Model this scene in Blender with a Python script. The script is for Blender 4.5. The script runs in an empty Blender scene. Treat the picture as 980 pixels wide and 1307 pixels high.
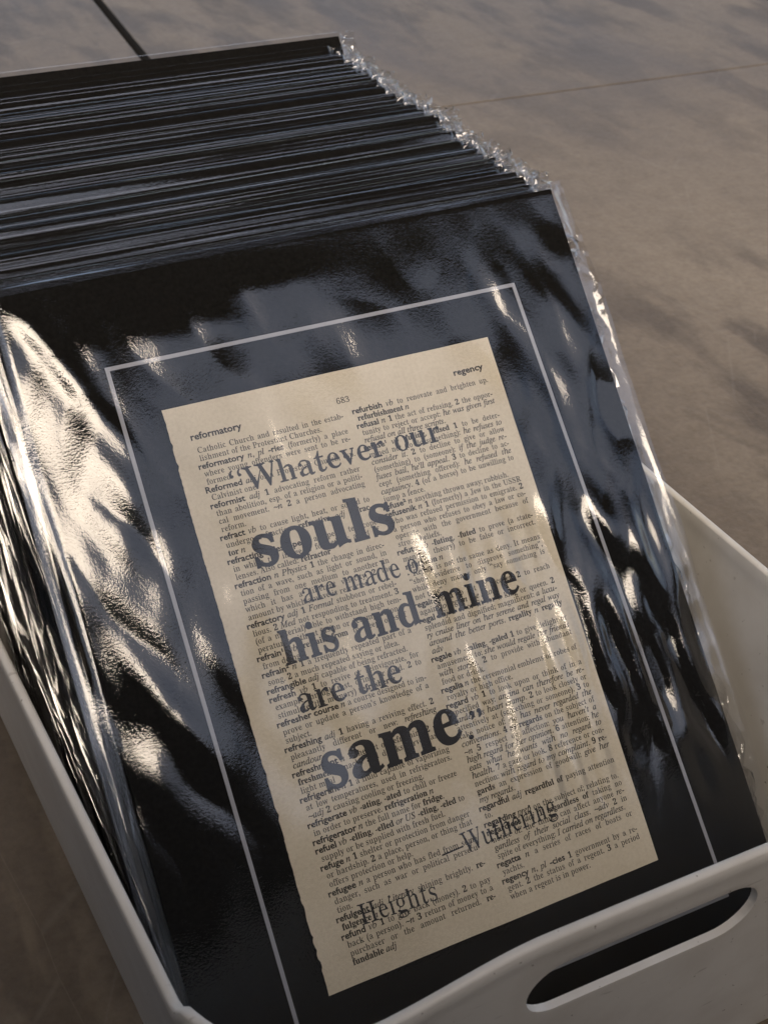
import bpy, math, random
import numpy as np
from mathutils import Matrix, Vector

random.seed(7)
S = bpy.context.scene
COL = S.collection

# ------------------------------------------------------------------ camera
F = 1960.93 / 980.0
Rw = ((0.88534394, -0.23850137, 0.39910299),
      (-0.46370439, -0.51541281, 0.72064407),
      (0.03382820, -0.82308367, -0.56691174))      # columns: right, down, forward
cam_d = bpy.data.cameras.new('camera')
cam = bpy.data.objects.new('camera', cam_d)
COL.objects.link(cam)
cam_d.sensor_fit = 'HORIZONTAL'
cam_d.sensor_width = 36.0
cam_d.lens = 36.0 * F
cam_d.clip_start = 0.01
cam_d.clip_end = 200.0
m = Matrix.Identity(4)
for i in range(3):
    m[i][0] = Rw[i][0]; m[i][1] = -Rw[i][1]; m[i][2] = -Rw[i][2]
m.translation = Vector((-0.13579052, -0.39384873, 0.24798706))
cam.matrix_world = m
cam_d.dof.use_dof = True
cam_d.dof.focus_distance = 0.50
cam_d.dof.aperture_fstop = 48.0
S.camera = cam

# ------------------------------------------------------------------ light
SUN_EL, SUN_AZ = math.radians(44), math.radians(-115)      # azimuth counter-clockwise from +X
world = bpy.data.worlds.new('World')
S.world = world
world.use_nodes = True
wn = world.node_tree
bg = wn.nodes['Background']
sky = wn.nodes.new('ShaderNodeTexSky')
sky.sky_type = 'NISHITA'
sky.sun_disc = False
sky.sun_elevation = SUN_EL
sky.sun_rotation = math.pi / 2 - SUN_AZ
sky.air_density = 1.0
sky.dust_density = 3.0
sky.ozone_density = 1.0
# thin broken cloud over the blue
wtc = wn.nodes.new('ShaderNodeTexCoord')
wno = wn.nodes.new('ShaderNodeTexNoise')
wno.inputs['Scale'].default_value = 3.2; wno.inputs['Detail'].default_value = 6; wno.inputs['Distortion'].default_value = 0.4
wn.links.new(wtc.outputs['Generated'], wno.inputs['Vector'])
wra = wn.nodes.new('ShaderNodeValToRGB')
wra.color_ramp.elements[0].position = 0.38; wra.color_ramp.elements[0].color = (0.10, 0.10, 0.10, 1)
wra.color_ramp.elements[1].position = 0.66; wra.color_ramp.elements[1].color = (0.34, 0.34, 0.34, 1)
wn.links.new(wno.outputs['Fac'], wra.inputs['Fac'])
wmx = wn.nodes.new('ShaderNodeMix'); wmx.data_type = 'RGBA'
wn.links.new(wra.outputs[0], wmx.inputs[0])
wn.links.new(sky.outputs['Color'], wmx.inputs[6])
wmx.inputs[7].default_value = (6.2, 6.0, 6.0, 1)
wn.links.new(wmx.outputs[2], bg.inputs['Color'])
bg.inputs['Strength'].default_value = 0.112
sun_d = bpy.data.lights.new('sun', 'SUN')
sun_d.energy = 2.55
sun_d.angle = math.radians(46)
sun_d.color = (1.0, 0.83, 0.64)
sun = bpy.data.objects.new('sun', sun_d)
COL.objects.link(sun)
sd = Vector((math.cos(SUN_EL) * math.cos(SUN_AZ), math.cos(SUN_EL) * math.sin(SUN_AZ), math.sin(SUN_EL)))
sun.rotation_euler = sd.to_track_quat('Z', 'Y').to_euler()
sun.location = (0, 0, 5)
S.view_settings.view_transform = 'Standard'
S.view_settings.look = 'None'
S.view_settings.gamma = 1.0
S.view_settings.exposure = 1.1
S.cycles.transparent_max_bounces = 24
S.cycles.max_bounces = 12
S.cycles.diffuse_bounces = 4
S.cycles.glossy_bounces = 5
S.cycles.caustics_reflective = False
S.cycles.caustics_refractive = False

# ------------------------------------------------------------------ helpers
def material(name, color=(0.5, 0.5, 0.5), rough=0.5, spec=0.5):
    mt = bpy.data.materials.new(name)
    mt.use_nodes = True
    b = mt.node_tree.nodes['Principled BSDF']
    b.inputs['Base Color'].default_value = (*color, 1)
    b.inputs['Roughness'].default_value = rough
    b.inputs['Specular IOR Level'].default_value = spec
    return mt, mt.node_tree, b

def node(nt, kind, **kw):
    n = nt.nodes.new(kind)
    for k, v in kw.items():
        if k in n.inputs:
            n.inputs[k].default_value = v
        else:
            setattr(n, k, v)
    return n

def noise(nt, vec, scale, detail=4.0, rough=0.55, dist=0.0):
    n = nt.nodes.new('ShaderNodeTexNoise')
    n.inputs['Scale'].default_value = scale
    n.inputs['Detail'].default_value = detail
    n.inputs['Roughness'].default_value = rough
    n.inputs['Distortion'].default_value = dist
    if vec is not None:
        nt.links.new(vec, n.inputs['Vector'])
    return n

def ramp(nt, fac, stops, interp='LINEAR'):
    r = nt.nodes.new('ShaderNodeValToRGB')
    r.color_ramp.interpolation = interp
    while len(r.color_ramp.elements) < len(stops):
        r.color_ramp.elements.new(0.5)
    for e, (p, c) in zip(r.color_ramp.elements, stops):
        e.position = p
        e.color = (*c, 1) if len(c) == 3 else c
    nt.links.new(fac, r.inputs['Fac'])
    return r

def mixc(nt, fac, a, b, mode='MIX'):
    n = nt.nodes.new('ShaderNodeMix')
    n.data_type = 'RGBA'
    n.blend_type = mode
    for sock, v in ((n.inputs[0], fac), (n.inputs[6], a), (n.inputs[7], b)):
        if hasattr(v, 'is_linked') or hasattr(v, 'links'):
            nt.links.new(v, sock)
        elif isinstance(v, (int, float)):
            sock.default_value = v
        else:
            sock.default_value = (*v, 1)
    return n.outputs[2]

def bump(nt, height, strength, dist, prev=None):
    b = nt.nodes.new('ShaderNodeBump')
    b.inputs['Strength'].default_value = strength
    b.inputs['Distance'].default_value = dist
    nt.links.new(height, b.inputs['Height'])
    if prev is not None:
        nt.links.new(prev, b.inputs['Normal'])
    return b.outputs['Normal']

def mesh(name, verts, faces, mat=None, smooth=False):
    me = bpy.data.meshes.new(name)
    me.from_pydata([tuple(v) for v in verts], [], faces)
    me.update()
    if mat is not None:
        me.materials.append(mat)
    if smooth:
        me.polygons.foreach_set('use_smooth', [True] * len(me.polygons))
    return me

def obj(name, data, parent=None, **props):
    o = bpy.data.objects.new(name, data)
    COL.objects.link(o)
    if parent is not None:
        o.parent = parent
    for k, v in props.items():
        o[k] = v
    return o

def box_mesh(name, x0, x1, y0, y1, z0, z1, mat, bevel=0.0):
    b = bevel
    def ring(x0, x1, y0, y1, z):
        return [(x0, y0, z), (x1, y0, z), (x1, y1, z), (x0, y1, z)]
    if b:
        rows = [ring(x0 + b, x1 - b, y0 + b, y1 - b, z0), ring(x0, x1, y0, y1, z0 + b),
                ring(x0, x1, y0, y1, z1 - b), ring(x0 + b, x1 - b, y0 + b, y1 - b, z1)]
    else:
        rows = [ring(x0, x1, y0, y1, z0), ring(x0, x1, y0, y1, z1)]
    v = [p for r in rows for p in r]
    f = [(3, 2, 1, 0)]
    n = len(rows)
    for r in range(n - 1):
        for k in range(4):
            a = r * 4 + k; c = r * 4 + (k + 1) % 4
            f.append((a, c, c + 4, a + 4))
    t = (n - 1) * 4
    f.append((t, t + 1, t + 2, t + 3))
    return mesh(name, v, f, mat)

# ------------------------------------------------------------------ materials
# honed beige-grey stone
stone, nt, bs = material('honed_stone', rough=0.5)
geo = nt.nodes.new('ShaderNodeNewGeometry')
mp = nt.nodes.new('ShaderNodeMapping')
mp.inputs['Rotation'].default_value = (0, 0, math.radians(14))
mp.inputs['Scale'].default_value = (1.0, 0.33, 1.0)
nt.links.new(geo.outputs['Position'], mp.inputs['Vector'])
n1 = noise(nt, mp.outputs[0], 4.0, 5, 0.6, 0.6)
c1 = ramp(nt, n1.outputs['Fac'], [(0.28, (0.120, 0.084, 0.052)), (0.48, (0.205, 0.163, 0.118)), (0.72, (0.29, 0.243, 0.188))])
n2 = noise(nt, mp.outputs[0], 24.0, 4, 0.55, 0.3)
r2 = ramp(nt, n2.outputs['Fac'], [(0.47, (0, 0, 0)), (0.60, (1, 1, 1))])
n2b = noise(nt, geo.outputs['Position'], 2.3, 2, 0.5)
r2b = ramp(nt, n2b.outputs['Fac'], [(0.32, (0.15, 0.15, 0.15)), (0.48, (1, 1, 1))])
mm = nt.nodes.new('ShaderNodeMath'); mm.operation = 'MULTIPLY'
nt.links.new(r2.outputs[0], mm.inputs[0]); nt.links.new(r2b.outputs[0], mm.inputs[1])
mm2 = nt.nodes.new('ShaderNodeMath'); mm2.operation = 'MULTIPLY'; mm2.inputs[1].default_value = 0.6
nt.links.new(mm.outputs[0], mm2.inputs[0])
c2 = mixc(nt, mm2.outputs[0], c1.outputs[0], (0.065, 0.047, 0.033))
n3 = noise(nt, geo.outputs['Position'], 260.0, 5, 0.7)
r3 = ramp(nt, n3.outputs['Fac'], [(0.3, (0.62, 0.60, 0.58)), (0.6, (1, 1, 1))])
c3 = mixc(nt, 0.55, c2, r3.outputs[0], 'MULTIPLY')
n4 = noise(nt, geo.outputs['Position'], 60.0, 4, 0.65)
r4 = ramp(nt, n4.outputs['Fac'], [(0.3, (0.75, 0.72, 0.68)), (0.62, (1, 1, 1))])
c4 = mixc(nt, 0.6, c3, r4.outputs[0], 'MULTIPLY')
# fine pale scratches
wv = nt.nodes.new('ShaderNodeTexVoronoi'); wv.feature = 'DISTANCE_TO_EDGE'
mpv = nt.nodes.new('ShaderNodeMapping')
mpv.inputs['Scale'].default_value = (26, 5.5, 1); mpv.inputs['Rotation'].default_value = (0, 0, 0.5)
nt.links.new(geo.outputs['Position'], mpv.inputs['Vector'])
wv.inputs['Scale'].default_value = 1.0
nt.links.new(mpv.outputs[0], wv.inputs['Vector'])
rv = ramp(nt, wv.outputs['Distance'], [(0.0, (0.13, 0.13, 0.13)), (0.008, (0, 0, 0))])
c5 = mixc(nt, rv.outputs[0], c4, (0.34, 0.31, 0.27))
nt.links.new(c5, bs.inputs['Base Color'])
rr = ramp(nt, n1.outputs['Fac'], [(0.3, (0.42,) * 3), (0.7, (0.58,) * 3)])
nt.links.new(rr.outputs[0], bs.inputs['Roughness'])
bb = bump(nt, n3.outputs['Fac'], 0.5, 0.0006)
bb = bump(nt, n4.outputs['Fac'], 0.4, 0.0010, bb)
nt.links.new(bb, bs.inputs['Normal'])

grout, nt, bs = material('dark_joint', (0.035, 0.03, 0.026), 0.9)
geo = nt.nodes.new('ShaderNodeNewGeometry')
ng = noise(nt, geo.outputs['Position'], 180, 4)
rg = ramp(nt, ng.outputs['Fac'], [(0.3, (0.008, 0.007, 0.006)), (0.7, (0.022, 0.019, 0.016))])
nt.links.new(rg.outputs[0], bs.inputs['Base Color'])

# white moulded plastic of the bin
plastic, nt, bs = material('white_plastic', (0.70, 0.69, 0.665), 0.38)
bs.inputs['Subsurface Weight'].default_value = 0.0
geo = nt.nodes.new('ShaderNodeNewGeometry')
np1 = noise(nt, geo.outputs['Position'], 38, 4, 0.6)
rp1 = ramp(nt, np1.outputs['Fac'], [(0.35, (0.72, 0.69, 0.64)), (0.6, (0.80, 0.775, 0.73))])
np2 = noise(nt, geo.outputs['Position'], 520, 2, 0.5)
rp2 = ramp(nt, np2.outputs['Fac'], [(0.735, (0, 0, 0)), (0.76, (0.8, 0.8, 0.8))])
mps = nt.nodes.new('ShaderNodeMapping'); mps.inputs['Scale'].default_value = (70, 300, 300); mps.inputs['Rotation'].default_value = (0, 0.35, 0.1)
nt.links.new(geo.outputs['Position'], mps.inputs['Vector'])
np3 = noise(nt, mps.outputs[0], 1.0, 2, 0.5)
rp3 = ramp(nt, np3.outputs['Fac'], [(0.70, (0, 0, 0)), (0.74, (0.45, 0.45, 0.45))])
cp = mixc(nt, rp2.outputs[0], rp1.outputs[0], (0.22, 0.18, 0.14))
cp = mixc(nt, rp3.outputs[0], cp, (0.40, 0.37, 0.33))
nt.links.new(cp, bs.inputs['Base Color'])
rp4 = ramp(nt, np1.outputs['Fac'], [(0.3, (0.32,) * 3), (0.7, (0.46,) * 3)])
nt.links.new(rp4.outputs[0], bs.inputs['Roughness'])
np5 = noise(nt, geo.outputs['Position'], 1500, 2, 0.5)
nt.links.new(bump(nt, np5.outputs['Fac'], 0.12, 0.0002), bs.inputs['Normal'])

# black mat board
black, nt, bs = material('black_mat_board', (0.006, 0.006, 0.006), 0.85, 0.12)
tc = nt.nodes.new('ShaderNodeTexCoord')
nb = noise(nt, tc.outputs['Object'], 700, 4, 0.6)
rb = ramp(nt, nb.outputs['Fac'], [(0.3, (0.004, 0.004, 0.0042)), (0.7, (0.010, 0.010, 0.010))])
nt.links.new(rb.outputs[0], bs.inputs['Base Color'])
nt.links.new(bump(nt, nb.outputs['Fac'], 0.3, 0.0002), bs.inputs['Normal'])

white_line, nt, bs = material('white_border_card', (0.36, 0.385, 0.46), 0.6)

# old book paper
paper, nt, bs = material('aged_paper', (0.66, 0.58, 0.45), 0.75, 0.2)
tc = nt.nodes.new('ShaderNodeTexCoord')
pa = noise(nt, tc.outputs['Object'], 30, 4, 0.6)
rpa = ramp(nt, pa.outputs['Fac'], [(0.3, (0.70, 0.64, 0.52)), (0.65, (0.80, 0.745, 0.63))])
pb = noise(nt, tc.outputs['Object'], 900, 4, 0.7)
rpb = ramp(nt, pb.outputs['Fac'], [(0.3, (0.86, 0.85, 0.83)), (0.6, (1, 1, 1))])
cpp = mixc(nt, 0.8, rpa.outputs[0], rpb.outputs[0], 'MULTIPLY')
nt.links.new(cpp, bs.inputs['Base Color'])
nt.links.new(bump(nt, pb.outputs['Fac'], 0.3, 0.0001), bs.inputs['Normal'])

ink, nt, bs = material('dictionary_ink', (0.028, 0.026, 0.024), 0.7, 0.2)
big_ink, nt, bs = material('black_quote_ink', (0.012, 0.013, 0.018), 0.5, 0.4)

# clear film
def film_material(name, ior, rough, b1, b2, tint=0.97):
    mt = bpy.data.materials.new(name)
    mt.use_nodes = True
    nt = mt.node_tree
    nt.nodes.clear()
    out = nt.nodes.new('ShaderNodeOutputMaterial')
    mix = nt.nodes.new('ShaderNodeMixShader')
    tr = nt.nodes.new('ShaderNodeBsdfTransparent'); tr.inputs[0].default_value = (tint, tint, tint, 1)
    gl = nt.nodes.new('ShaderNodeBsdfGlossy'); gl.inputs['Roughness'].default_value = rough
    gl.inputs['Color'].default_value = (1, 1, 1, 1)
    fr = nt.nodes.new('ShaderNodeFresnel'); fr.inputs['IOR'].default_value = ior
    tc = nt.nodes.new('ShaderNodeTexCoord')
    a = noise(nt, tc.outputs['Object'], 1300, 2, 0.6)
    b = noise(nt, tc.outputs['Object'], 220, 3, 0.5, 0.5)
    nm = bump(nt, a.outputs['Fac'], b1, 0.0004)
    nm = bump(nt, b.outputs['Fac'], b2, 0.0010, nm)
    nt.links.new(nm, gl.inputs['Normal']); nt.links.new(nm, fr.inputs['Normal'])
    # both faces of the film reflect: 1-(1-F)^2
    p1 = nt.nodes.new('ShaderNodeMath'); p1.operation = 'SUBTRACT'; p1.inputs[0].default_value = 1
    nt.links.new(fr.outputs[0], p1.inputs[1])
    p2 = nt.nodes.new('ShaderNodeMath'); p2.operation = 'POWER'; p2.inputs[1].default_value = 2.0
    nt.links.new(p1.outputs[0], p2.inputs[0])
    p3 = nt.nodes.new('ShaderNodeMath'); p3.operation = 'SUBTRACT'; p3.inputs[0].default_value = 1
    nt.links.new(p2.outputs[0], p3.inputs[1])
    nt.links.new(p3.outputs[0], mix.inputs[0])
    nt.links.new(tr.outputs[0], mix.inputs[1]); nt.links.new(gl.outputs[0], mix.inputs[2])
    nt.links.new(mix.outputs[0], out.inputs[0])
    return mt
film = film_material('clear_film', 1.46, 0.02, 0.14, 0.03)
film_rear = film_material('clear_film_rear', 1.52, 0.045, 0.04, 0.03)

# ------------------------------------------------------------------ ground: stone slabs
GZ = -0.166
ground = obj('ground', mesh('ground', [(-60, -60, GZ - 0.03), (60, -60, GZ - 0.03), (60, 60, GZ - 0.03), (-60, 60, GZ - 0.03)],
             [(0, 1, 2, 3)], stone), kind='structure')
bed = obj('joint_bed', mesh('joint_bed', [(-4, -4, GZ - 0.022), (4, -4, GZ - 0.022), (4, 4, GZ - 0.022), (-4, 4, GZ - 0.022)],
          [(0, 1, 2, 3)], grout), ground)
SL = 0.9
jx, jy = 0.264, 0.597
skew = -0.105      # the joint runs slightly off the bin's depth axis
for i in range(-4, 4):
    for j in range(-5, 4):
        x0, x1 = jx + i * SL, jx + (i + 1) * SL
        y0, y1 = jy + j * SL, jy + (j + 1) * SL
        gx0 = 0.0042 if i == 0 else 0.0008
        gx1 = 0.0042 if i == -1 else 0.0008
        gy = 0.0010
        def P(x, y, z):
            return (x + 0.10 * (y - jy), y - 0.045 * (x - 0.6), GZ + z)
        dz = random.uniform(-0.0007, 0.0007)
        b = 0.0005
        rows = []
        for (ins, z) in ((0, -0.0225), (0, dz - b), (b * 0.3, dz - b * 0.3), (b, dz)):
            rows.append([P(x0 + gx0 + ins, y0 + gy + ins, z), P(x1 - gx1 - ins, y0 + gy + ins, z),
                         P(x1 - gx1 - ins, y1 - gy - ins, z), P(x0 + gx0 + ins, y1 - gy - ins, z)])
        v = [p for r in rows for p in r]
        f = []
        for r in range(3):
            for k in range(4):
                a = r * 4 + k; c = r * 4 + (k + 1) % 4
                f.append((a, c, c + 4, a + 4))
        f.append((12, 13, 14, 15))
        sm = mesh('stone_slab', v, f, stone)
        sm.materials.append(grout)
        for k in range(4): sm.polygons[k].material_index = 1      # the sides take the dark joint material
        obj('stone_slab', sm, ground)

# ------------------------------------------------------------------ canopy and building, outside the frame, added for dark reflections in the film
canvas, nt, bs = material('dark_canvas', (0.030, 0.028, 0.027), 0.85)
tc = nt.nodes.new('ShaderNodeTexCoord')
nc = noise(nt, tc.outputs['Object'], 14, 4)
rc = ramp(nt, nc.outputs['Fac'], [(0.3, (0.02, 0.019, 0.018)), (0.7, (0.04, 0.037, 0.034))])
nt.links.new(rc.outputs[0], bs.inputs['Base Color'])
metal, nt, bs = material('painted_pole', (0.08, 0.08, 0.08), 0.4)
canopy = obj('added_canopy', None, label='unseen dark canopy on four posts, added to darken the film reflections', category='canopy')
CH = 2.3
canopy.location = (0.6, 1.0, GZ)
nx, ny = 24, 24
v, f = [], []
cx0, cx1, cy0, cy1 = -2.2, 2.8, -2.14, 2.4
for j in range(ny + 1):
    for i in range(nx + 1):
        a, b = i / nx, j / ny
        z = CH + 0.5 * (1 - max(abs(2 * a - 1), abs(2 * b - 1))) - 0.03 * math.sin(a * math.pi) * math.sin(b * math.pi)
        v.append((cx0 + (cx1 - cx0) * a, cy0 + (cy1 - cy0) * b, z))
for j in range(ny):
    for i in range(nx):
        k = j * (nx + 1) + i
        f.append((k, k + 1, k + nx + 2, k + nx + 1))
cm = mesh('canvas_roof', v, f, canvas, True)
co = obj('canvas_roof', cm, canopy)
so = co.modifiers.new('solid', 'SOLIDIFY'); so.thickness = 0.004
for x in (cx0 + .04, cx1 - .04):
    for y in (cy0 + .04, cy1 - .04):
        obj('post', box_mesh('post', x - .02, x + .02, y - .02, y + .02, 0, CH, metal, .004), canopy)

cloth_m, nt, bs = material('dark_blocker_cloth', (0.02, 0.02, 0.022), 0.9)  # added table, out of view, darkens the ground left of the bin
tb = obj('blocker_table', None, label='added cloth-covered block out of view on the left, shading the ground', category='table')
tb.location = (-1.15, 0.1, GZ)
v, f = [], []
per = []
for k in range(160):
    t = k / 160 * 4
    sd_, q = int(t), (t % 1) * 2 - 1
    x, y = ((q * .5, -.7), (.5, q * .7), (-q * .5, .7), (-.5, -q * .7))[sd_]
    per.append((x, y))
for r, (g, z) in enumerate(((0.0, .62), (0.012, .612), (0.02, .58), (0.035, .3), (0.05, .01))):
    for k, (x, y) in enumerate(per):
        wv_ = 1 + (g + (0.018 * math.sin(k * 0.9) if r > 2 else 0)) / 0.55
        v.append((x * wv_, y * wv_, z))
for r in range(4):
    for k in range(160):
        a, b = r * 160 + k, r * 160 + (k + 1) % 160
        f.append((a, a + 160, b + 160, b))
f.append(tuple(range(160)))
obj('blocker_cloth', mesh('blocker_cloth', v, f, cloth_m, True), tb)
# A-frame blocker board, unseen, added behind the camera to shade the bin's near end
board_m, nt, bs = material('black_blocker', (0.025, 0.025, 0.026), 0.75)
tc = nt.nodes.new('ShaderNodeTexCoord')
nk = noise(nt, tc.outputs['Object'], 9, 5)
rk = ramp(nt, nk.outputs['Fac'], [(0.3, (0.02, 0.02, 0.021)), (0.75, (0.045, 0.045, 0.045))])
nt.links.new(rk.outputs[0], bs.inputs['Base Color'])
ab = obj('blocker_board', None, label='added black A-frame blocker behind the camera, shading the near end of the bin', category='light blocker')
ab.location = (-0.32, -0.75, GZ)
ab.rotation_euler = (0, 0, math.radians(-114 + 90))
AH, AW = 0.80, 0.60
for sgn, nm in ((1, 'panel'), (-1, 'panel')):
    e = obj(nm, box_mesh('panel', -AW + .03, AW - .03, -.006, .006, .06, AH - .03, board_m), ab)
    e.rotation_euler = (sgn * 0.13, 0, 0); e.location = (0, -sgn * 0.09, 0)
    g = obj('frame', mesh('frame', *(lambda parts: ([p for q in parts for p in q[0]],
        [tuple(i + 8 * k for i in fc_) for k, q in enumerate(parts) for fc_ in q[1]]))(
        [([(x, y, z) for z in (z0, z1) for (x, y) in ((x0, -.012), (x1, -.012), (x1, .012), (x0, .012))],
          [(3, 2, 1, 0), (4, 5, 6, 7), (0, 1, 5, 4), (1, 2, 6, 5), (2, 3, 7, 6), (3, 0, 4, 7)])
         for x0, x1, z0, z1 in ((-AW, -AW + .03, 0, AH), (AW - .03, AW, 0, AH), (-AW + .0301, AW - .0301, AH - .03, AH - .0002), (-AW + .0301, AW - .0301, .03, .06))]),
        metal), ab)
    g.rotation_euler = (sgn * 0.13, 0, 0); g.location = (0, -sgn * 0.09, 0)
wallm, nt, bs = material('added_dark_wall', (0.05, 0.045, 0.04), 0.9)  # added building, out of view, keeps the lower film reflection dark
tc = nt.nodes.new('ShaderNodeTexCoord')
nw = noise(nt, tc.outputs['Object'], 2.0, 6)
rw = ramp(nt, nw.outputs['Fac'], [(0.3, (0.035, 0.032, 0.029)), (0.7, (0.065, 0.058, 0.05))])
nt.links.new(rw.outputs[0], bs.inputs['Base Color'])
bld = obj('added_building', None, label='added dark building out of view, giving the film its dark lower reflection', category='building')
bld.location = (3.5, -8.0, GZ)
bld.rotation_euler = (0, 0, math.radians(14))
obj('wall', box_mesh('wall', -4.5, 7.0, -4, 0, 0, 6.6, wallm, .05), bld)
obj('roof', box_mesh('roof', -4.7, 7.2, -4.2, 0.2, 6.603, 6.85, metal, .03), bld)

# ------------------------------------------------------------------ storage bin
CX, CYF, CYB = 0.06265, -0.1925, 0.126
HX = 0.1243
BCY, HY = (CYF + CYB) / 2, (CYB - CYF) / 2
RC = 0.030
ZB = GZ + 0.0006
TH = 0.0020
def perim():
    """list of (kind, data): corner centre + direction, so that every inset row matches"""
    pts = []
    ex, ey = HX - RC, HY - RC
    def line(a, b, n, nrm):
        for k in range(n):
            t = k / n
            pts.append(((a[0] + (b[0] - a[0]) * t, a[1] + (b[1] - a[1]) * t), nrm))
    def arc(c, a0, n=14):
        for k in range(n):
            a = a0 + math.pi / 2 * k / n
            pts.append((c, (math.cos(a), math.sin(a))))
    line((-ex, -ey), (ex, -ey), 90, (0, -1)); arc((ex, -ey), -math.pi / 2)
    line((ex, -ey), (ex, ey), 40, (1, 0)); arc((ex, ey), 0)
    line((ex, ey), (-ex, ey), 90, (0, 1)); arc((-ex, ey), math.pi / 2)
    line((-ex, ey), (-ex, -ey), 60, (-1, 0)); arc((-ex, -ey), math.pi)
    return pts
PER = perim()
def sst(a, b, x):
    t = min(1, max(0, (x - a) / (b - a)))
    return t * t * (3 - 2 * t)
def rim_z(x, y):
    """rim height: low sides, a small step at each corner, a raised grip front and back"""
    dx = abs(x)
    z = -0.0625
    ay = abs(y) - (HY - RC)          # >0 in the corner zones
    z += 0.0045 * sst(0.002, 0.008, ay)
    if abs(y) > HY - 0.012:
        z += -0.0046 * sst(0.104, 0.080, dx)
        z += 0.0078 * sst(0.088, 0.034, dx)
    return z
prof = []     # (outset, z-mode, value): 'b' = absolute from the bottom, 'r' = relative to the rim
for k in range(6):
    a = math.pi / 2 * k / 5
    prof.append((-0.0135 - 0.004 * (1 - math.sin(a)), 'b', 0.004 * (1 - math.cos(a))))
NW = 22
for k in range(1, NW):
    prof.append(('w', k / NW, 0))
lip = 0.0011
prof.append((0.0, 'r', -0.0060)); prof.append((0.0004, 'r', -0.0045))
for k in range(7):
    a = math.pi * k / 6
    prof.append((-lip + (lip + 0.0004) * math.cos(a), 'r', -lip + lip * math.sin(a)))
prof.append((-2 * lip - 0.0004, 'r', -0.0060))
inner0 = len(prof)
for k in range(1, NW):
    prof.append(('i', k / NW, 0))
for k in range(6):
    a = math.pi / 2 * k / 5
    prof.append((-0.0135 - TH - 0.005 * (1 - math.cos(a)), 'b', 0.003 + 0.005 * (1 - math.sin(a))))
v, f = [], []
NP = len(PER)
for (o_, mode, val) in prof:
    for (c, n_) in PER:
        if o_ == 'w' or o_ == 'i':
            t = mode
            px, py = c[0] + n_[0] * RC, c[1] + n_[1] * RC
            zr = rim_z(px, py) - 0.006
            if o_ == 'w':
                z = (ZB + 0.004) + (zr - ZB - 0.004) * t
                off = -0.0135 + 0.0135 * t
            else:
                z = zr + (ZB + 0.008 - zr) * t
                off = (-2 * lip - 0.0004) + (-0.0135 - TH + 2 * lip + 0.0004) * t
        else:
            off = o_
            px, py = c[0] + n_[0] * RC, c[1] + n_[1] * RC
            z = ZB + val if mode == 'b' else rim_z(px, py) + val
        r = RC + off
        v.append((c[0] + n_[0] * r, c[1] + n_[1] * r, z))
NR = len(prof)
for r in range(NR - 1):
    for k in range(NP):
        a = r * NP + k; b = r * NP + (k + 1) % NP
        f.append((a, b, b + NP, a + NP))
f.append(tuple(range(NP - 1, -1, -1)))
f.append(tuple(range((NR - 1) * NP, NR * NP)))
bin_me = mesh('storage_bin', v, f, plastic)
tmp = bpy.data.objects.new('storage_bin', bin_me); COL.objects.link(tmp)
# the two grip slots
cv, cf = [], []
sl, sr = 0.0375, 0.0112
ring = []
for k in range(17):
    a = -math.pi / 2 + math.pi * k / 16
    ring.append((sl - sr + sr * math.cos(a), sr * math.sin(a)))
for k in range(17):
    a = math.pi / 2 + math.pi * k / 16
    ring.append((-sl + sr + sr * math.cos(a), sr * math.sin(a)))
SZ = -0.0795
n = len(ring)
for yy in (-0.3, 0.3):
    for (x, z) in ring:
        cv.append((x, yy, SZ + z))
for k in range(n):
    cf.append((k, n + k, n + (k + 1) % n, (k + 1) % n))
cf.append(tuple(range(n))); cf.append(tuple(range(2 * n - 1, n - 1, -1)))
cutter = bpy.data.objects.new('slot_cut', mesh('slot_cut', cv, cf)); COL.objects.link(cutter)
bm_ = tmp.modifiers.new('cut', 'BOOLEAN'); bm_.object = cutter; bm_.operation = 'DIFFERENCE'; bm_.solver = 'EXACT'
bv = tmp.modifiers.new('bevel', 'BEVEL'); bv.limit_method = 'ANGLE'; bv.angle_limit = math.radians(46)
bv.width = 0.0011; bv.segments = 3; bv.harden_normals = False
bpy.context.view_layer.update()
dg = bpy.context.evaluated_depsgraph_get()
me2 = bpy.data.meshes.new_from_object(tmp.evaluated_get(dg))
me2.polygons.foreach_set('use_smooth', [True] * len(me2.polygons))
bpy.data.objects.remove(tmp); bpy.data.objects.remove(cutter)
me2.name = 'storage_bin'
me2.set_sharp_from_angle(angle=math.radians(40))
sbin = obj('storage_bin', me2, label='white plastic storage bin with rounded rim and a grip slot, holding the sleeved prints',
           category='storage bin')
sbin.location = (CX, BCY, 0)

# ------------------------------------------------------------------ cards
U = Vector((0.9999990, -0.0013825, -0.0004314)).normalized()
V = Vector((-0.0012774, -0.7016227, -0.7125476)).normalized()
N = V.cross(U).normalized()
if N.z < 0: N = -N
UC, VB = 0.0625, 0.2235         # card centre line and bottom edge, in page coordinates (metres)
HW, HT = 0.100, VB + 0.047      # half width, height
def card_root(name, dy, raise_=0.0, du=0.0, rot=0.0, lean=0.0):
    o = obj(name, None)
    base = U * (UC + du) + V * (VB - raise_) + Vector((0, dy, 0))
    M = Matrix.Identity(4)
    for i in range(3):
        M[i][0] = U[i]; M[i][1] = -V[i]; M[i][2] = N[i]
    M = M @ Matrix.Rotation(rot, 4, 'Z') @ Matrix.Rotation(lean, 4, 'X')
    M.translation = base
    o.matrix_world = M
    return o
def L(u, vv, h=0.0):
    """page coordinates in metres -> card-local coordinates"""
    return (u - UC, VB - vv, h)

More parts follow.
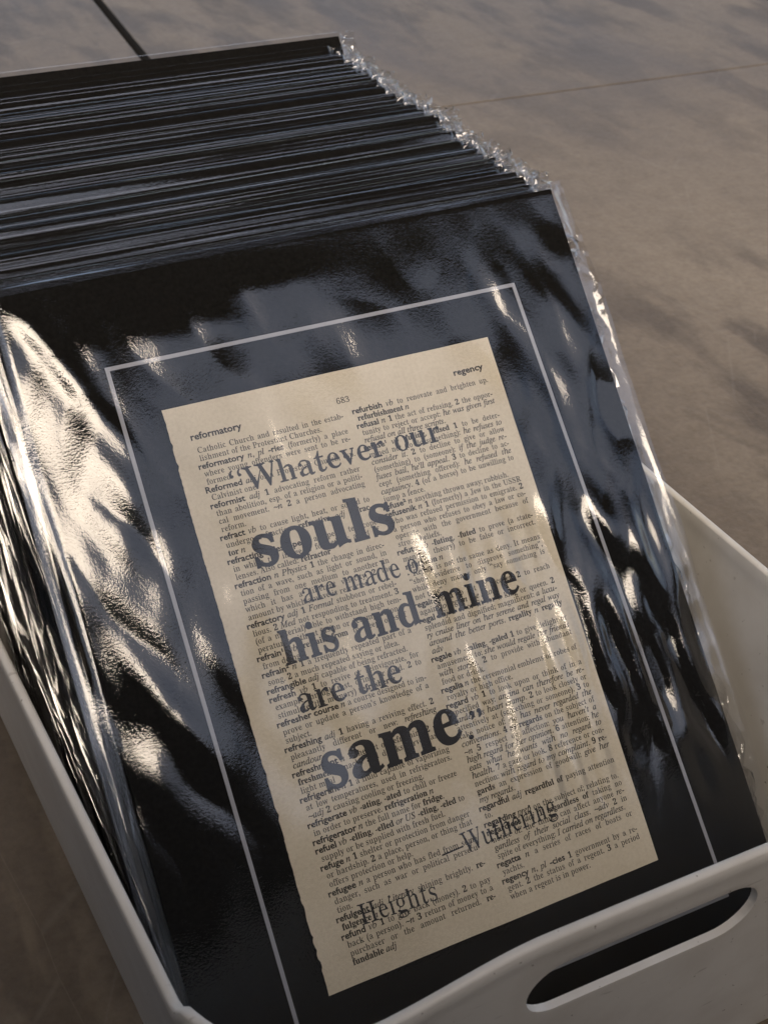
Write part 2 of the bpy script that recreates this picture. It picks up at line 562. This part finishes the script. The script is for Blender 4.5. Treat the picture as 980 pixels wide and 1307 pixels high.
class Waves:
    def __init__(self, seed, lam_u, lam_v, n=10, spread=0.5):
        r = np.random.RandomState(seed)
        self.k = []
        for _ in range(n):
            fu = 2 * np.pi / lam_u * r.uniform(1 - spread, 1 + spread) * r.choice([-1, 1])
            fv = 2 * np.pi / lam_v * r.uniform(1 - spread, 1 + spread)
            self.k.append((fu, fv, r.uniform(0, 6.28), r.uniform(0.5, 1.0)))
        self.s = 1.0 / math.sqrt(sum(k[3] ** 2 for k in self.k) / 2)
    def __call__(self, u, v):
        z = 0
        for fu, fv, p, a in self.k:
            z = z + a * np.cos(fu * u + fv * v + p)
        return z * self.s          # about unit variance
def smooth(a, b, x):
    t = np.clip((x - a) / (b - a), 0, 1)
    return t * t * (3 - 2 * t)

BT = 0.0011     # board thickness
def sheet(us, vs, hfun):
    uu, vv = np.meshgrid(us, vs)
    hh = hfun(uu, vv)
    pts = np.stack([uu, vv, hh], -1).reshape(-1, 3)
    nu, nv = len(us), len(vs)
    idx = np.arange(nu * nv).reshape(nv, nu)
    fc = np.stack([idx[:-1, :-1], idx[:-1, 1:], idx[1:, 1:], idx[1:, :-1]], -1).reshape(-1, 4)
    return pts, fc

def rear_sleeve(seed):
    r = np.random.RandomState(seed)
    le = HW + r.uniform(0.002, 0.0055)
    re = HW + r.uniform(0.005, 0.011)
    te = HT + r.uniform(0.0014, 0.0035)
    bw = r.uniform(0.00022, 0.0005)
    us = np.concatenate([np.linspace(-le, -HW, 5), np.linspace(-HW + .001, -HW + .01, 5), np.linspace(-HW + .016, HW - .016, 28),
                         np.linspace(HW - .01, HW - .001, 5), np.linspace(HW, re, 9)])
    vs = np.concatenate([np.linspace(-0.002, HT - 0.066, 46), np.linspace(HT - 0.064, HT - 0.005, 30), np.linspace(HT - 0.0042, HT - 0.0002, 9), [HT + 0.0003, te - bw - 0.00005, te - bw, te]])
    big = Waves(seed + 1, 0.22, 0.06, 8)
    mid = Waves(seed + 2, 0.10, 0.020, 10)
    cr = Waves(seed + 3, 0.009, 0.009, 14, 0.8)
    ed = Waves(seed + 4, 0.012, 0.035, 10, 0.7)
    lf = Waves(seed + 5, 0.02, 0.16, 8, 0.6)
    bead = bw * r.choice([0.0, 0.22, 0.4])
    amp, d0 = r.choice([0.0, 0.00012, 0.00026]), r.uniform(-0.001, 0.003)
    def common(u, v):
        flap = np.maximum(smooth(HW - 0.001, HW + 0.005, u), 0)
        flapl = smooth(-HW + 0.001, -HW - 0.004, u)
        ft = smooth(HT, HT + 0.003, v)
        crk = np.abs(cr(u, v))
        return flap * (0.0020 * (crk - 0.6) + 0.0012 * ed(u, v)) + flapl * (0.0013 * lf(u, v) + 0.00010 * ed(u, v)) + ft * 0.00002 * mid(u, v) + bead * np.clip((v - te + bw) / bw, 0, 1)
    def wob(u, v):
        return 0.00008 * big(u, v) + 0.00001 * mid(u, v) + amp * np.exp(-((v - HT + d0) / 0.0028) ** 2) * (1 + 0.4 * big(u, v * 0))
    def onb(u, v):
        return smooth(HW + 0.0035, HW, np.abs(u))
    def hf(u, v):
        top = 0.00004 * smooth(HT - 0.03, HT - 0.005, v) * smooth(HT + .001, HT - 0.004, v)
        return onb(u, v) * (BT / 2 + 0.0002 + top + np.maximum(wob(u, v) + 0.0003, -0.0002)) + common(u, v)
    def hb(u, v):
        return -onb(u, v) * (BT / 2 + 0.0003) + common(u, v) - 0.00015
    p1, f1 = sheet(us, vs, hf)
    # crumpled side edge: the outline itself is uneven
    for p in (p1,):
        w = smooth(HW + 0.001, re, p[:, 0])
        p[:, 0] += w * 0.0016 * ed(p[:, 1] * 0, p[:, 1] * 1.7)
    p2, f2 = sheet(us[::2] if len(us) % 2 else us, vs[:-4], hb)
    w = smooth(HW + 0.001, re, p2[:, 0])
    p2[:, 0] += w * 0.0016 * ed(p2[:, 1] * 0, p2[:, 1] * 1.7)
    vts = np.concatenate([p1, p2]); fcs = np.concatenate([f1, f2 + len(p1)])
    me = mesh('clear_sleeve', vts.tolist(), fcs.tolist(), film_rear)
    cen = vts[fcs].mean(1)
    me.polygons.foreach_set('use_smooth', ((cen[:, 0] < HW + 0.0015) & (cen[:, 1] < te - bw)).tolist())
    return me
sleeves = [rear_sleeve(100 + 17 * k) for k in range(9)]
board_me = box_mesh('mat_board', -HW, HW, 0, HT, -BT / 2, BT / 2, black, 0.00015)

rs = np.random.RandomState(5)
ys = []
y = 0.0045
while y < 0.171:
    ys.append(y)
    y += 0.0019 + min(rs.exponential(0.0007), 0.0045)
ys.append(0.1765)
for k, dy in enumerate(ys):
    last = k == len(ys) - 1
    raise_ = rs.normal(0, 0.0008)
    du = rs.normal(-0.0035, 0.0015)
    rot = rs.normal(0, 0.003)
    if last:
        raise_, du, rot = 0.0045, 0.0035, -0.004
    if k == 0:
        raise_, du, rot = -0.0015, -0.004, 0.001
    o = card_root('mounted_print', dy, raise_, du, rot, 0.0)
    # the surface of a board is half its thickness in front of the root
    o.matrix_world = Matrix.Translation(-N * (BT / 2 + 0.0004)) @ o.matrix_world
    obj('mat_board', board_me, o)
    obj('clear_sleeve', sleeves[k % len(sleeves)], o)
    o['category'] = 'print'
    o['group'] = 'sleeved black prints stacked behind the front print'
    if last:
        o['label'] = 'rearmost black mounted print, standing a little above the whole row'
    elif k == 0:
        o['label'] = 'black mounted print directly behind the front print with the page'
    else:
        o['label'] = 'black mounted print in a crinkled clear sleeve inside the row behind the front print'

# ------------------------------------------------------------------ the front print
front = card_root('framed_print', 0.0)
front['label'] = 'front black mounted print with a yellowed dictionary page and a printed quote'
front['category'] = 'print'
MZ = -0.00025       # surface of the mat board
def prism(outline, h0, h1, name, mat, parent):
    n = len(outline)
    v = [(x, y, h0) for x, y in outline] + [(x, y, h1) for x, y in outline]
    f = [tuple(range(n - 1, -1, -1)), tuple(range(n, 2 * n))]
    for k in range(n):
        f.append((k, (k + 1) % n, n + (k + 1) % n, n + k))
    return obj(name, mesh(name, v, f, mat), parent)
def l2(u, vv):
    return (u / 1000 - UC, VB - vv / 1000)
prism([l2(-43.0, 223.5), l2(162.0, 223.5), l2(163.4, -48.0), l2(-37.3, -45.5)], MZ - BT, MZ, 'mat_board', black, front)
# white line frame
def strip(a, b, c, d, h, name):
    return [a, b, c, d]
fo = [(-11.6, 203.0 + 1), (141.8, 203.0 + 1), (136.9, -17.0), (-11.8, -17.0)]
fo = [(-14.0, 204.0), (141.2, 204.0), (136.9, -17.1), (-11.9, -17.1)]
wl = 1.3
fi = [(fo[0][0] + wl, fo[0][1] - wl), (fo[1][0] - wl, fo[1][1] - wl), (fo[2][0] - wl, fo[2][1] + wl), (fo[3][0] + wl, fo[3][1] + wl)]
v = [(*l2(*p), MZ + 0.00012) for p in fo] + [(*l2(*p), MZ + 0.00012) for p in fi]
v += [(*l2(*p), MZ - 0.0001) for p in fo] + [(*l2(*p), MZ - 0.0001) for p in fi]
f = []
for k in range(4):
    q = (k + 1) % 4
    f += [(k, q, 4 + q, 4 + k), (8 + k, 8 + q, q, k), (4 + k, 4 + q, 12 + q, 12 + k)]
obj('white_border', mesh('white_border', v, f, white_line), front)

# page outline: a rectangle 118.4 x 185 mm mapped to the (slightly crooked) page
Q = [(1.6, 0.0), (120.0, -0.3), (119.7, 184.2), (-1.4, 185.3)]
def homog(src, dst):
    A, b = [], []
    for (x, y), (u, w) in zip(src, dst):
        A.append([x, y, 1, 0, 0, 0, -u * x, -u * y]); b.append(u)
        A.append([0, 0, 0, x, y, 1, -w * x, -w * y]); b.append(w)
    return np.append(np.linalg.solve(np.array(A, float), np.array(b, float)), 1).reshape(3, 3)
HP = homog([(0, 0), (118.4, 0), (118.4, 185), (0, 185)], Q)
def page_pt(x, y):
    x, y = np.asarray(x, float), np.asarray(y, float)
    w = HP[2, 0] * x + HP[2, 1] * y + HP[2, 2]
    u = (HP[0, 0] * x + HP[0, 1] * y + HP[0, 2]) / w
    vv = (HP[1, 0] * x + HP[1, 1] * y + HP[1, 2]) / w
    return u / 1000 - UC, VB - vv / 1000
ol = []
rp = random.Random(3)
for k in range(0, 13):
    ol.append((k / 12 * 118.4, rp.uniform(-.05, .05)))
for k in range(1, 19):
    ol.append((118.4 + rp.uniform(-.06, .06), k / 18 * 185))
for k in range(1, 13):
    ol.append((118.4 - k / 12 * 118.4, 185 + rp.uniform(-.08, .08)))
y = 185.0
while y > 3:
    y -= rp.uniform(0.5, 1.6)
    tear = 0.55 if rp.random() < 0.09 else 0.12
    ol.append((rp.uniform(-.12, tear) + 0.10 * math.sin(y * 0.11), max(y, 0.8)))
xs, ys_ = page_pt([p[0] for p in ol], [p[1] for p in ol])
outline = list(zip(xs.tolist(), ys_.tolist()))[::-1]
page = prism(outline, MZ + 0.00003, 0.0, 'book_page', paper, front)

# ------------------------------------------------------------------ lettering
def bold(s):
    o = ''
    for c in s:
        if 'a' <= c <= 'z': o += chr(0x1D41A + ord(c) - 97)
        elif 'A' <= c <= 'Z': o += chr(0x1D400 + ord(c) - 65)
        elif '0' <= c <= '9': o += chr(0x1D7CE + ord(c) - 48)
        else: o += c
    return o
def ital(s):
    o = ''
    for c in s:
        if c == 'h': o += chr(0x210E)
        elif 'a' <= c <= 'z': o += chr(0x1D44E + ord(c) - 97)
        elif 'A' <= c <= 'Z': o += chr(0x1D434 + ord(c) - 65)
        else: o += c
    return o
STY = {'r': (bold, 0.0, 0.94, (0.030, 0.60)), 'i': (ital, 0.014, 1.0, None), 's': (lambda s: s, 0.028, 1.10, None), 'd': (bold, 0.0, 0.97, (0.035, 1.0))}
def curve_mesh(text, offset, res):
    c = bpy.data.curves.new('letters', 'FONT')
    c.body = text; c.offset = offset; c.resolution_u = res; c.fill_mode = 'FRONT'
    o = bpy.data.objects.new('letters', c); COL.objects.link(o)
    bpy.context.view_layer.update()
    me = bpy.data.meshes.new_from_object(o.evaluated_get(bpy.context.evaluated_depsgraph_get()))
    nv = len(me.vertices)
    co_ = np.zeros(nv * 3, dtype=np.float32)
    me.vertices.foreach_get('co', co_)
    co_ = co_.reshape(-1, 3)[:, :2].astype(float)
    fc = [tuple(p.vertices) for p in me.polygons]
    bpy.data.objects.remove(o); bpy.data.meshes.remove(me); bpy.data.curves.remove(c)
    return co_, fc
def reweight(co_, fc, a, b, tmax=0.24):
    """change the stroke weight of an outline: local thickness t becomes a + b*t"""
    cnt = {}
    for p in fc:
        n = len(p)
        for k in range(n):
            e = (p[k], p[(k + 1) % n])
            cnt[tuple(sorted(e))] = cnt.get(tuple(sorted(e)), []) + [e]
    be = [v_[0] for v_ in cnt.values() if len(v_) == 1]
    if not be: return co_
    be = np.array(be)
    A, B = co_[be[:, 0]], co_[be[:, 1]]
    d = B - A
    ln = np.maximum(np.linalg.norm(d, axis=1, keepdims=True), 1e-9)
    nr = np.stack([d[:, 1], -d[:, 0]], 1) / ln
    # orientation: faces may be wound either way
    p0 = fc[0]
    q = co_[list(p0)]
    area = sum(q[i][0] * q[(i + 1) % len(q)][1] - q[(i + 1) % len(q)][0] * q[i][1] for i in range(len(q)))
    if area < 0: nr = -nr
    vn = np.zeros_like(co_); vi = {}
    for (i, j), n_ in zip(be, nr):
        for w in (i, j):
            vi.setdefault(int(w), []).append(n_)
    out = co_.copy()
    for w, ns in vi.items():
        n_ = np.mean(ns, 0); l_ = np.linalg.norm(n_)
        if l_ < 0.2: continue
        sh = []
        for m_ in ns:
            o_ = co_[w] - m_ * 1e-4 + (n_ / l_) * -1e-4
            # ray o_ - s*m_ against all boundary segments
            r = -m_
            den = r[0] * d[:, 1] - r[1] * d[:, 0]
            den = np.where(np.abs(den) < 1e-12, 1e-12, den)
            ao = A - o_
            t_ = (ao[:, 0] * d[:, 1] - ao[:, 1] * d[:, 0]) / den
            u_ = (ao[:, 0] * r[1] - ao[:, 1] * r[0]) / den
            ok = (t_ > 2e-4) & (u_ > -1e-6) & (u_ < 1 + 1e-6)
            if ok.any():
                t = t_[ok].min()
                if t < tmax:
                    sh.append((((a + b * t) - t) / 2, m_))
                else:
                    sh.append((0.0, m_))
        if not sh: continue
        if len(sh) == 1:
            out[w] = co_[w] + sh[0][1] * sh[0][0]
        else:
            (s1, m1), (s2, m2) = sh[0], sh[-1]
            M_ = np.array([m1, m2])
            det = M_[0, 0] * M_[1, 1] - M_[0, 1] * M_[1, 0]
            if abs(det) > 0.35:
                out[w] = co_[w] + np.linalg.solve(M_, [s1, s2])
            else:
                out[w] = co_[w] + (m1 * s1 + m2 * s2) / 2
    return out
BARX = curve_mesh('|', 0, 2)[0][:, 0].min()
CACHE = {}
def glyph(ch, st):
    key = (ch, st)
    if key not in CACHE:
        fn, off, sx, _ = STY[st]
        t = fn(ch)
        if ch == ' ':
            adv = curve_mesh('||', 0, 2)[0]
            adv2 = curve_mesh('| |', 0, 2)[0]
            a = adv2[:, 0].max() - adv[:, 0].max()
            CACHE[key] = (None, None, a)
        else:
            off_ = off
            if ch in '.,;:()-~“”\'’‘' and st in 'rd': off_ = 0.012
            co_, fc = curve_mesh(t, off_, 2)
            full = curve_mesh(t + '|', 0, 1)[0]
            a = full[:, 0].max() - (curve_mesh('|', 0, 2)[0][:, 0].max())
            co_ = co_.copy()
            if STY[st][3] and ch.isalnum(): co_ = reweight(co_, fc, *STY[st][3])
            co_[:, 0] *= sx
            CACHE[key] = (co_, fc, a * sx)
    return CACHE[key]
TV, TF = [], []
tvn = 0
def put(chars, x, y, size, gap=0.0, wscale=1.0):
    """chars: list of (char, style); baseline at page (x, y) mm"""
    global tvn
    for ch, st in chars:
        co_, fc, a = glyph(ch, st)
        if co_ is not None and len(co_):
            px = x + co_[:, 0] * size * wscale
            py = y - co_[:, 1] * size
            lx, ly = page_pt(px, py)
            TV.append(np.stack([lx, ly], -1))
            TF.extend([tuple(i + tvn for i in p) for p in fc])
            tvn += len(co_)
        x += a * size * wscale + (gap if ch == ' ' else 0)
    return x
def parse(s):
    """*sans bold*  _italic_  #serif bold#"""
    st = 'r'; out = []
    for ch in s:
        if ch in '*_#':
            t = {'*': 's', '_': 'i', '#': 'd'}[ch]
            st = 'r' if st == t else t
        else:
            out.append((ch, st))
    return out
def width(chars, size):
    return sum(glyph(c, s)[2] for c, s in chars) * size

LEFT = """Catholic Church and resulted in the estab-
lishment of the Protestant Churches.|
<*reformatory* _n, pl_ *-ries* (formerly) a place
where young offenders were sent to be re-
formed.|
<*Reformed* _adj_ of a Protestant Church, esp.
Calvinist one.|
<*reformist* _adj_ #1# advocating reform rather
than abolition, esp. of a religion or a politi-
cal movement. ~_n_ #2# a person advocating
reform.|
<*refract* _vb_ to cause light, heat, or sound to
undergo refraction. #refractive# _adj_ #refrac-#
#tor# _n_|
<*refracting telescope* _n_ a type of telescope
in which the image is formed by a set of
lenses. Also called: #refractor#|
<*refraction* _n_ _Physics_ #1# the change in direc-
tion of a wave, such as light or sound, in
passing from one medium to another in
which it has a different velocity. #2# the
amount by which a wave is refracted|
<*refractory* _adj_ #1# _Formal_ stubborn or rebel-
lious. #2# _Med_ not responding to treatment. #3#
(of a material) able to withstand high tem-
peratures without fusion or decomposition.|
<*refrain¹* _vb_ #refrain from# to keep oneself
from doing|
<*refrain²* _n_ #1# a frequently repeated part of a
song. #2# a much repeated saying or idea.|
<*refrangible* _adj_ capable of being refracted.|
<*refresh* _vb_ #1# to revive or reinvigorate, for
example through rest, drink, or food. #2# to
stimulate (the memory) #refresher# _n_|
<*refresher course* _n_ a course designed to im-
prove or update a person's knowledge of a
subject.|
<*refreshing* _adj_ #1# having a reviving effect. #2#
pleasantly different or new: _refreshing_
_candour._|
<*refreshment* _n_ #1# the act of refreshing #2# re-
#freshments# snacks and drinks served as a
light meal|
<*refrigerant* _n_ #1# a fluid capable of vaporizing
at low temperatures, used in refrigerators.
~_adj_ #2# causing cooling or freezing.|
<*refrigerate* _vb_ #-ating, -ated# to chill or freeze
in order to preserve. #refrigeration# _n_|
<*refrigerator* _n_ the full name for #fridge.#|
<*refuel* _vb_ #-elling, -elled# _or US_ #-eling, -eled# to
supply or be supplied with fresh fuel.|
<*refuge* _n_ #1# shelter or protection from danger
or hardship. #2# a place, person, or thing that
offers protection or help.|
<*refugee* _n_ a person who has fled from some
danger, such as war or political persecu-
tion.|
<*refulgent* _adj_ _Literary_ shining brightly. #re-#
#fulgence# _n_|
<*refund* _vb_ #1# to give back (money). #2# to pay
back (a person). ~_n_ #3# return of money to a
purchaser or the amount returned. #re-#
#fundable# _adj_|"""
RIGHT = """<*refurbish* _vb_ to renovate and brighten up.
#refurbishment# _n_|
<*refusal* _n_ #1# the act of refusing. #2# the oppor-
tunity to reject or accept: _he was given first_
_refusal on all three scripts._|
<*refuse¹* _vb_ #-fusing, -fused# #1# to be deter-
mined not (to do something): _he refuses to_
_consider it._ #2# to decline to give or allow
(something) to (someone): _if the judge re-_
_fuses bail, he'll appeal._ #3# to decline to ac-
cept (something offered): _he refused the_
_captaincy._ #4# (of a horse) to be unwilling to
jump a fence.|
<*refuse²* _n_ anything thrown away; rubbish.|
<*refusenik* _n_ #1# (formerly) a Jew in the USSR
who was refused permission to emigrate. #2#
a person who refuses to obey a law or co-
operate with the government because of
strong beliefs.|
<*refute* _vb_ #-futing, -futed# to prove (a state-
ment or theory) to be false or incorrect.
#refutation# _n_|
▸ _Refute_ is not the same as deny. It means
“show evidence to disprove something”,
while deny means only “say something is
not true”.|
<*regain* _vb_ #1# to get or recover. #2# to reach
again: _to regain the shore_|
<*regal* _adj_ #1# of or fit for a king or queen. #2#
splendid and dignified; magnificent: _a luxu-_
_ry cruise liner on her serene and regal way_
_around the better ports._ #regality# _n_ #regally#
_adv_|
<*regale* _vb_ #-galing, -galed# #1# to give delight or
amusement to: _she would regale her friends_
_with stories._ #2# to provide with abundant
food or drink.|
<*regalia* _n_ the ceremonial emblems or robes of
royalty or high office.|
<*regard* _vb_ #1# to look upon or think of in a
specified way: _angina can therefore be re-_
_garded as heart cramp._ #2# to look closely or
attentively at (something or someone). #3# to
take notice of: _he has never regarded the_
_conventions._ #4# #as regards# on the subject of
~_n_ #5# respect or affection: _you haven't a_
_high regard for her opinion._ #6# attention: _he_
_eats what he wants with no regard to_
_health._ #7# a gaze or look. #8# reference or con-
nection: _with regard to my complaint._ #9# #re-#
#gards# an expression of goodwill: _give her_
_my regards._|
<*regardful* _adj_ #regardful of# paying attention
to.|
<*regarding* _prep_ on the subject of; relating to.|
<*regardless* _adj_ #1# #regardless of# taking no
notice of: the things can affect anyone _re-_
_gardless of their social class._ ~_adv_ #2# in
spite of everything: _I carried on regardless._|
<*regatta* _n_ a series of races of boats or
yachts.|
<*regency* _n, pl_ *-cies* #1# government by a re-
gent. #2# the status of a regent. #3# a period
when a regent is in power.|"""
SIZE = 2.80
def column(text, x0, x1, y0, pitch):
    for k, ln in enumerate(text.split('\n')):
        y = y0 + k * pitch
        sh = 2.3 * (y - 16) / 163 if x0 < 30 else 1.7 * (y - 16) / 163
        end = ln.endswith('|')
        ln = ln.rstrip('|')
        hang = ln.startswith('<')
        ln = ln.lstrip('<')
        ch = parse(ln)
        xa = x0 + sh + (0 if hang else 1.25)
        xb = x1 + sh * 0.75
        w = width(ch, SIZE)
        room = xb - xa
        ns = sum(1 for c, s in ch if c == ' ')
        if end and w < room * 1.0:
            put(ch, xa, y, SIZE)
        else:
            nat = width([c for c in ch if c[0] != ' '], SIZE)
            spw = glyph(' ', 'r')[2] * SIZE
            ws = 1.0
            if nat + ns * spw * 0.6 > room:
                ws = (room) / (nat + ns * spw * 0.6)
            gap = (room - nat * ws) / max(ns, 1) - spw * ws
            put(ch, xa, y, SIZE, gap, ws)
column(LEFT, 6.2, 58.2, 16.2, 2.635)
column(RIGHT, 61.6, 113.3, 15.6, 2.595)
def fit_put(chars, xa, xb, y, size):
    put(chars, xa, y, size, 0, (xb - xa) / width(chars, size))
fit_put([(c, 's') for c in 'reformatory'], 6.4, 23.6, 11.7, 3.15)
fit_put([(c, 's') for c in 'regency'], 101.4, 112.9, 10.8, 3.15)
fit_put([(c, 'r') for c in '683'], 57.3, 62.2, 11.1, 2.9)
tv = np.concatenate(TV)
tv3 = np.concatenate([tv, np.full((len(tv), 1), 0.00005)], 1)
obj('dictionary_print', mesh('dictionary_print', tv3.tolist(), TF, ink), page, kind='stuff')

def run(text, a, b, xh, wt, name='quote_words'):
    """one printed line of the quote between two baseline points; xh = x-height in mm"""
    co_, fc = curve_mesh(bold(text), 0.0, 6)
    co_ = reweight(co_, fc, *wt)
    ref, _ = curve_mesh(bold('x'), 0.0, 6)
    sy = xh / (ref[:, 1].max())
    x0, x1 = co_[:, 0].min(), co_[:, 0].max()
    t = (co_[:, 0] - x0) / (x1 - x0)
    px = a[0] + (b[0] - a[0]) * t
    py = a[1] + (b[1] - a[1]) * t - co_[:, 1] * sy
    lx, ly = page_pt(px, py)
    v = [(p, q, 0.0001) for p, q in zip(lx.tolist(), ly.tolist())]
    return obj(name, mesh(name, v, fc, big_ink), page)
run('“Whatever our', (15.3, 31.9), (90.0, 31.5), 5.2, (0.022, 0.62))
run('souls', (15.6, 56.4), (64.4, 56.8), 9.6, (0.035, 0.86))
run('are made of,', (27.2, 71.4), (72.4, 72.0), 4.7, (0.022, 0.58))
run('his and mine', (15.8, 88.2), (100.6, 87.7), 7.4, (0.030, 0.82))
run('are the', (16.0, 103.7), (51.3, 104.0), 5.6, (0.022, 0.70))
run('same', (17.2, 128.5), (65.6, 127.2), 10.4, (0.035, 0.86))
run('.', (67.0, 128.2), (68.9, 128.2), 5.4, (0.02, 0.9))
run('”', (69.6, 127.7), (74.0, 127.7), 5.4, (0.02, 0.9))
run('—Wuthering', (46.7, 161.2), (88.8, 159.6), 4.3, (0.020, 0.52))
run('Heights', (15.8, 169.6), (41.4, 170.8), 4.1, (0.020, 0.52))

# ------------------------------------------------------------------ front sleeve
W1 = Waves(11, 0.085, 0.10, 7, 0.5)
W2 = Waves(12, 0.030, 0.055, 9, 0.5)
W3 = Waves(13, 0.012, 0.10, 10, 0.5)
W6 = Waves(33, 0.040, 0.085, 5, 0.5)
W7 = Waves(35, 0.022, 0.070, 5, 0.6)
W5 = Waves(21, 0.020, 0.045, 8, 0.5)
W4 = Waves(14, 0.006, 0.02, 10, 0.6)
CR = Waves(15, 0.009, 0.012, 12, 0.7)
def film_h(u, v):
    """height of the front film over the card, metres; u, v in page metres"""
    mm_ = 0.001
    calm = smooth(0.165 + 0.012 * smooth(0.05, 0.08, u), 0.125 + 0.016 * smooth(0.05, 0.08, u), v) * smooth(-0.047, -0.02, v)      # pulled flat at the foot
    h = 0.9 * mm_ + 0.35 * mm_ * W1(u, v) * (0.35 + calm)
    h = h + (0.07 + 0.10 * smooth(0.0, 0.07, v)) * mm_ * W2(u, v) * (0.1 + calm)
    right = smooth(0.055, 0.10, u)
    h = h + calm * (0.020 + 0.50 * smooth(0.055, 0.088, u) * smooth(0.04, 0.10, v)) * mm_ * W3(u, v)
    h = h + calm * 0.26 * mm_ * W5(u, v) * smooth(0.112, 0.128, u)
    h = h + (0.2 + calm) * 0.10 * mm_ * W5(u * 1.3 + .1, v * 1.2) * smooth(0.005, -0.015, u)
    # sharp creases: slope changes sign across them
    cr_ = (0.25 + calm) * (0.35 + 0.65 * np.maximum(smooth(0.105, 0.125, u), np.maximum(smooth(0.01, -0.01, u), smooth(0.01, -0.01, v))))
    h = h + cr_ * mm_ * (0.20 * np.abs(W6(u, v)) + 0.10 * np.abs(W7(u, v)) * smooth(0.11, 0.125, u))
    h = h + calm * 0.006 * mm_ * W4(u, v)
    # slack bulge along the left side
    c = -0.026 + 0.004 * np.sin(v * 38)
    h = h + 2.7 * mm_ * smooth(-0.044, c + 0.010, u) * smooth(0.035, c + 0.012, u) * smooth(0.180, 0.10, v) * (0.35 + 0.65 * smooth(-0.05, -0.02, v))
    h = h + 1.6 * mm_ * smooth(-0.02, 0.03, u) * smooth(0.09, 0.04, u) * smooth(-0.046, -0.03, v) * smooth(0.0, -0.025, v)
    c2 = 0.150 + 0.002 * np.sin(v * 50 + 1)
    h = h + 0.9 * mm_ * np.exp(-((u - c2) / 0.008) ** 2) * smooth(0.135, 0.08, v) * smooth(-0.02, 0.03, v)
    # a crease running down from the upper left corner
    d = (u + 0.036) - 0.42 * (v + 0.045)
    h = h + 0.9 * mm_ * np.exp(-(d / 0.004) ** 2) * smooth(-0.05, -0.035, v) * smooth(0.03, 0.0, v)
    return np.maximum(h, 0.35 * mm_)
uL, uR = -0.0385, 0.1630
us = np.concatenate([np.linspace(-0.046, uL - 0.0006, 8), np.linspace(uL, uR, 230), np.linspace(uR + 0.0006, 0.1690, 10)])
vs = np.linspace(-0.0495, 0.2235, 300)
def lean_l(v): return -0.0045 * (v + 0.047) / 0.27
def sheet_front(u, v):
    uu = u - UC
    on = smooth(-0.0435, uL, u) * smooth(0.1672, 0.1630, u) * smooth(-0.0492, -0.0465, v)
    crk = np.abs(CR(u, v))
    edge = smooth(0.1625, 0.166, u) * (0.0003 * (crk - 0.7) * smooth(0.05, -0.02, v) + 0.0003 * W1(u * 0, v)) + smooth(uL, -0.043, u) * 0.0005 * W1(u * 0 + .3, v)
    return on * film_h(u, v) + (1 - on) * (-0.0008) + edge + 0.0024 * smooth(0.1630, 0.1680, u) * smooth(-0.045, 0.0, v) * smooth(0.20, 0.10, v) * (1 + 0.25 * W1(u * 0, v))
uu, vv = np.meshgrid(us, vs)
hh = sheet_front(uu, vv)
ush = uu + smooth(0.02, -0.04, uu) * lean_l(vv) + smooth(0.165, 0.169, uu) * 0.0002 * W2(vv * 0, vv)
pts = np.stack([ush - UC, VB - vv, hh], -1).reshape(-1, 3)
idx = np.arange(len(us) * len(vs)).reshape(len(vs), len(us))
fc = np.stack([idx[1:, :-1], idx[1:, 1:], idx[:-1, 1:], idx[:-1, :-1]], -1).reshape(-1, 4)
me = mesh('clear_sleeve', pts.tolist(), fc.tolist(), film, True)
sl_ = obj('clear_sleeve', me, front)
# back sheet and top lip of the same sleeve
us2 = np.linspace(-0.0455, 0.1687, 40); vs2 = np.linspace(-0.0508, 0.2235, 70)
uu, vv = np.meshgrid(us2, vs2)
hh = -0.0019 + smooth(0.1625, 0.1685, uu) * (0.0008 + 0.0006 * CR(uu, vv)) + smooth(uL, -0.045, uu) * 0.0008
ush = uu + smooth(0.02, -0.04, uu) * lean_l(vv)
pts = np.stack([ush - UC, VB - vv, hh], -1).reshape(-1, 3)
idx = np.arange(40 * 70).reshape(70, 40)
fc = np.stack([idx[1:, :-1], idx[1:, 1:], idx[:-1, 1:], idx[:-1, :-1]], -1).reshape(-1, 4)
obj('sleeve_back', mesh('sleeve_back', pts.tolist(), fc.tolist(), film, True), front)
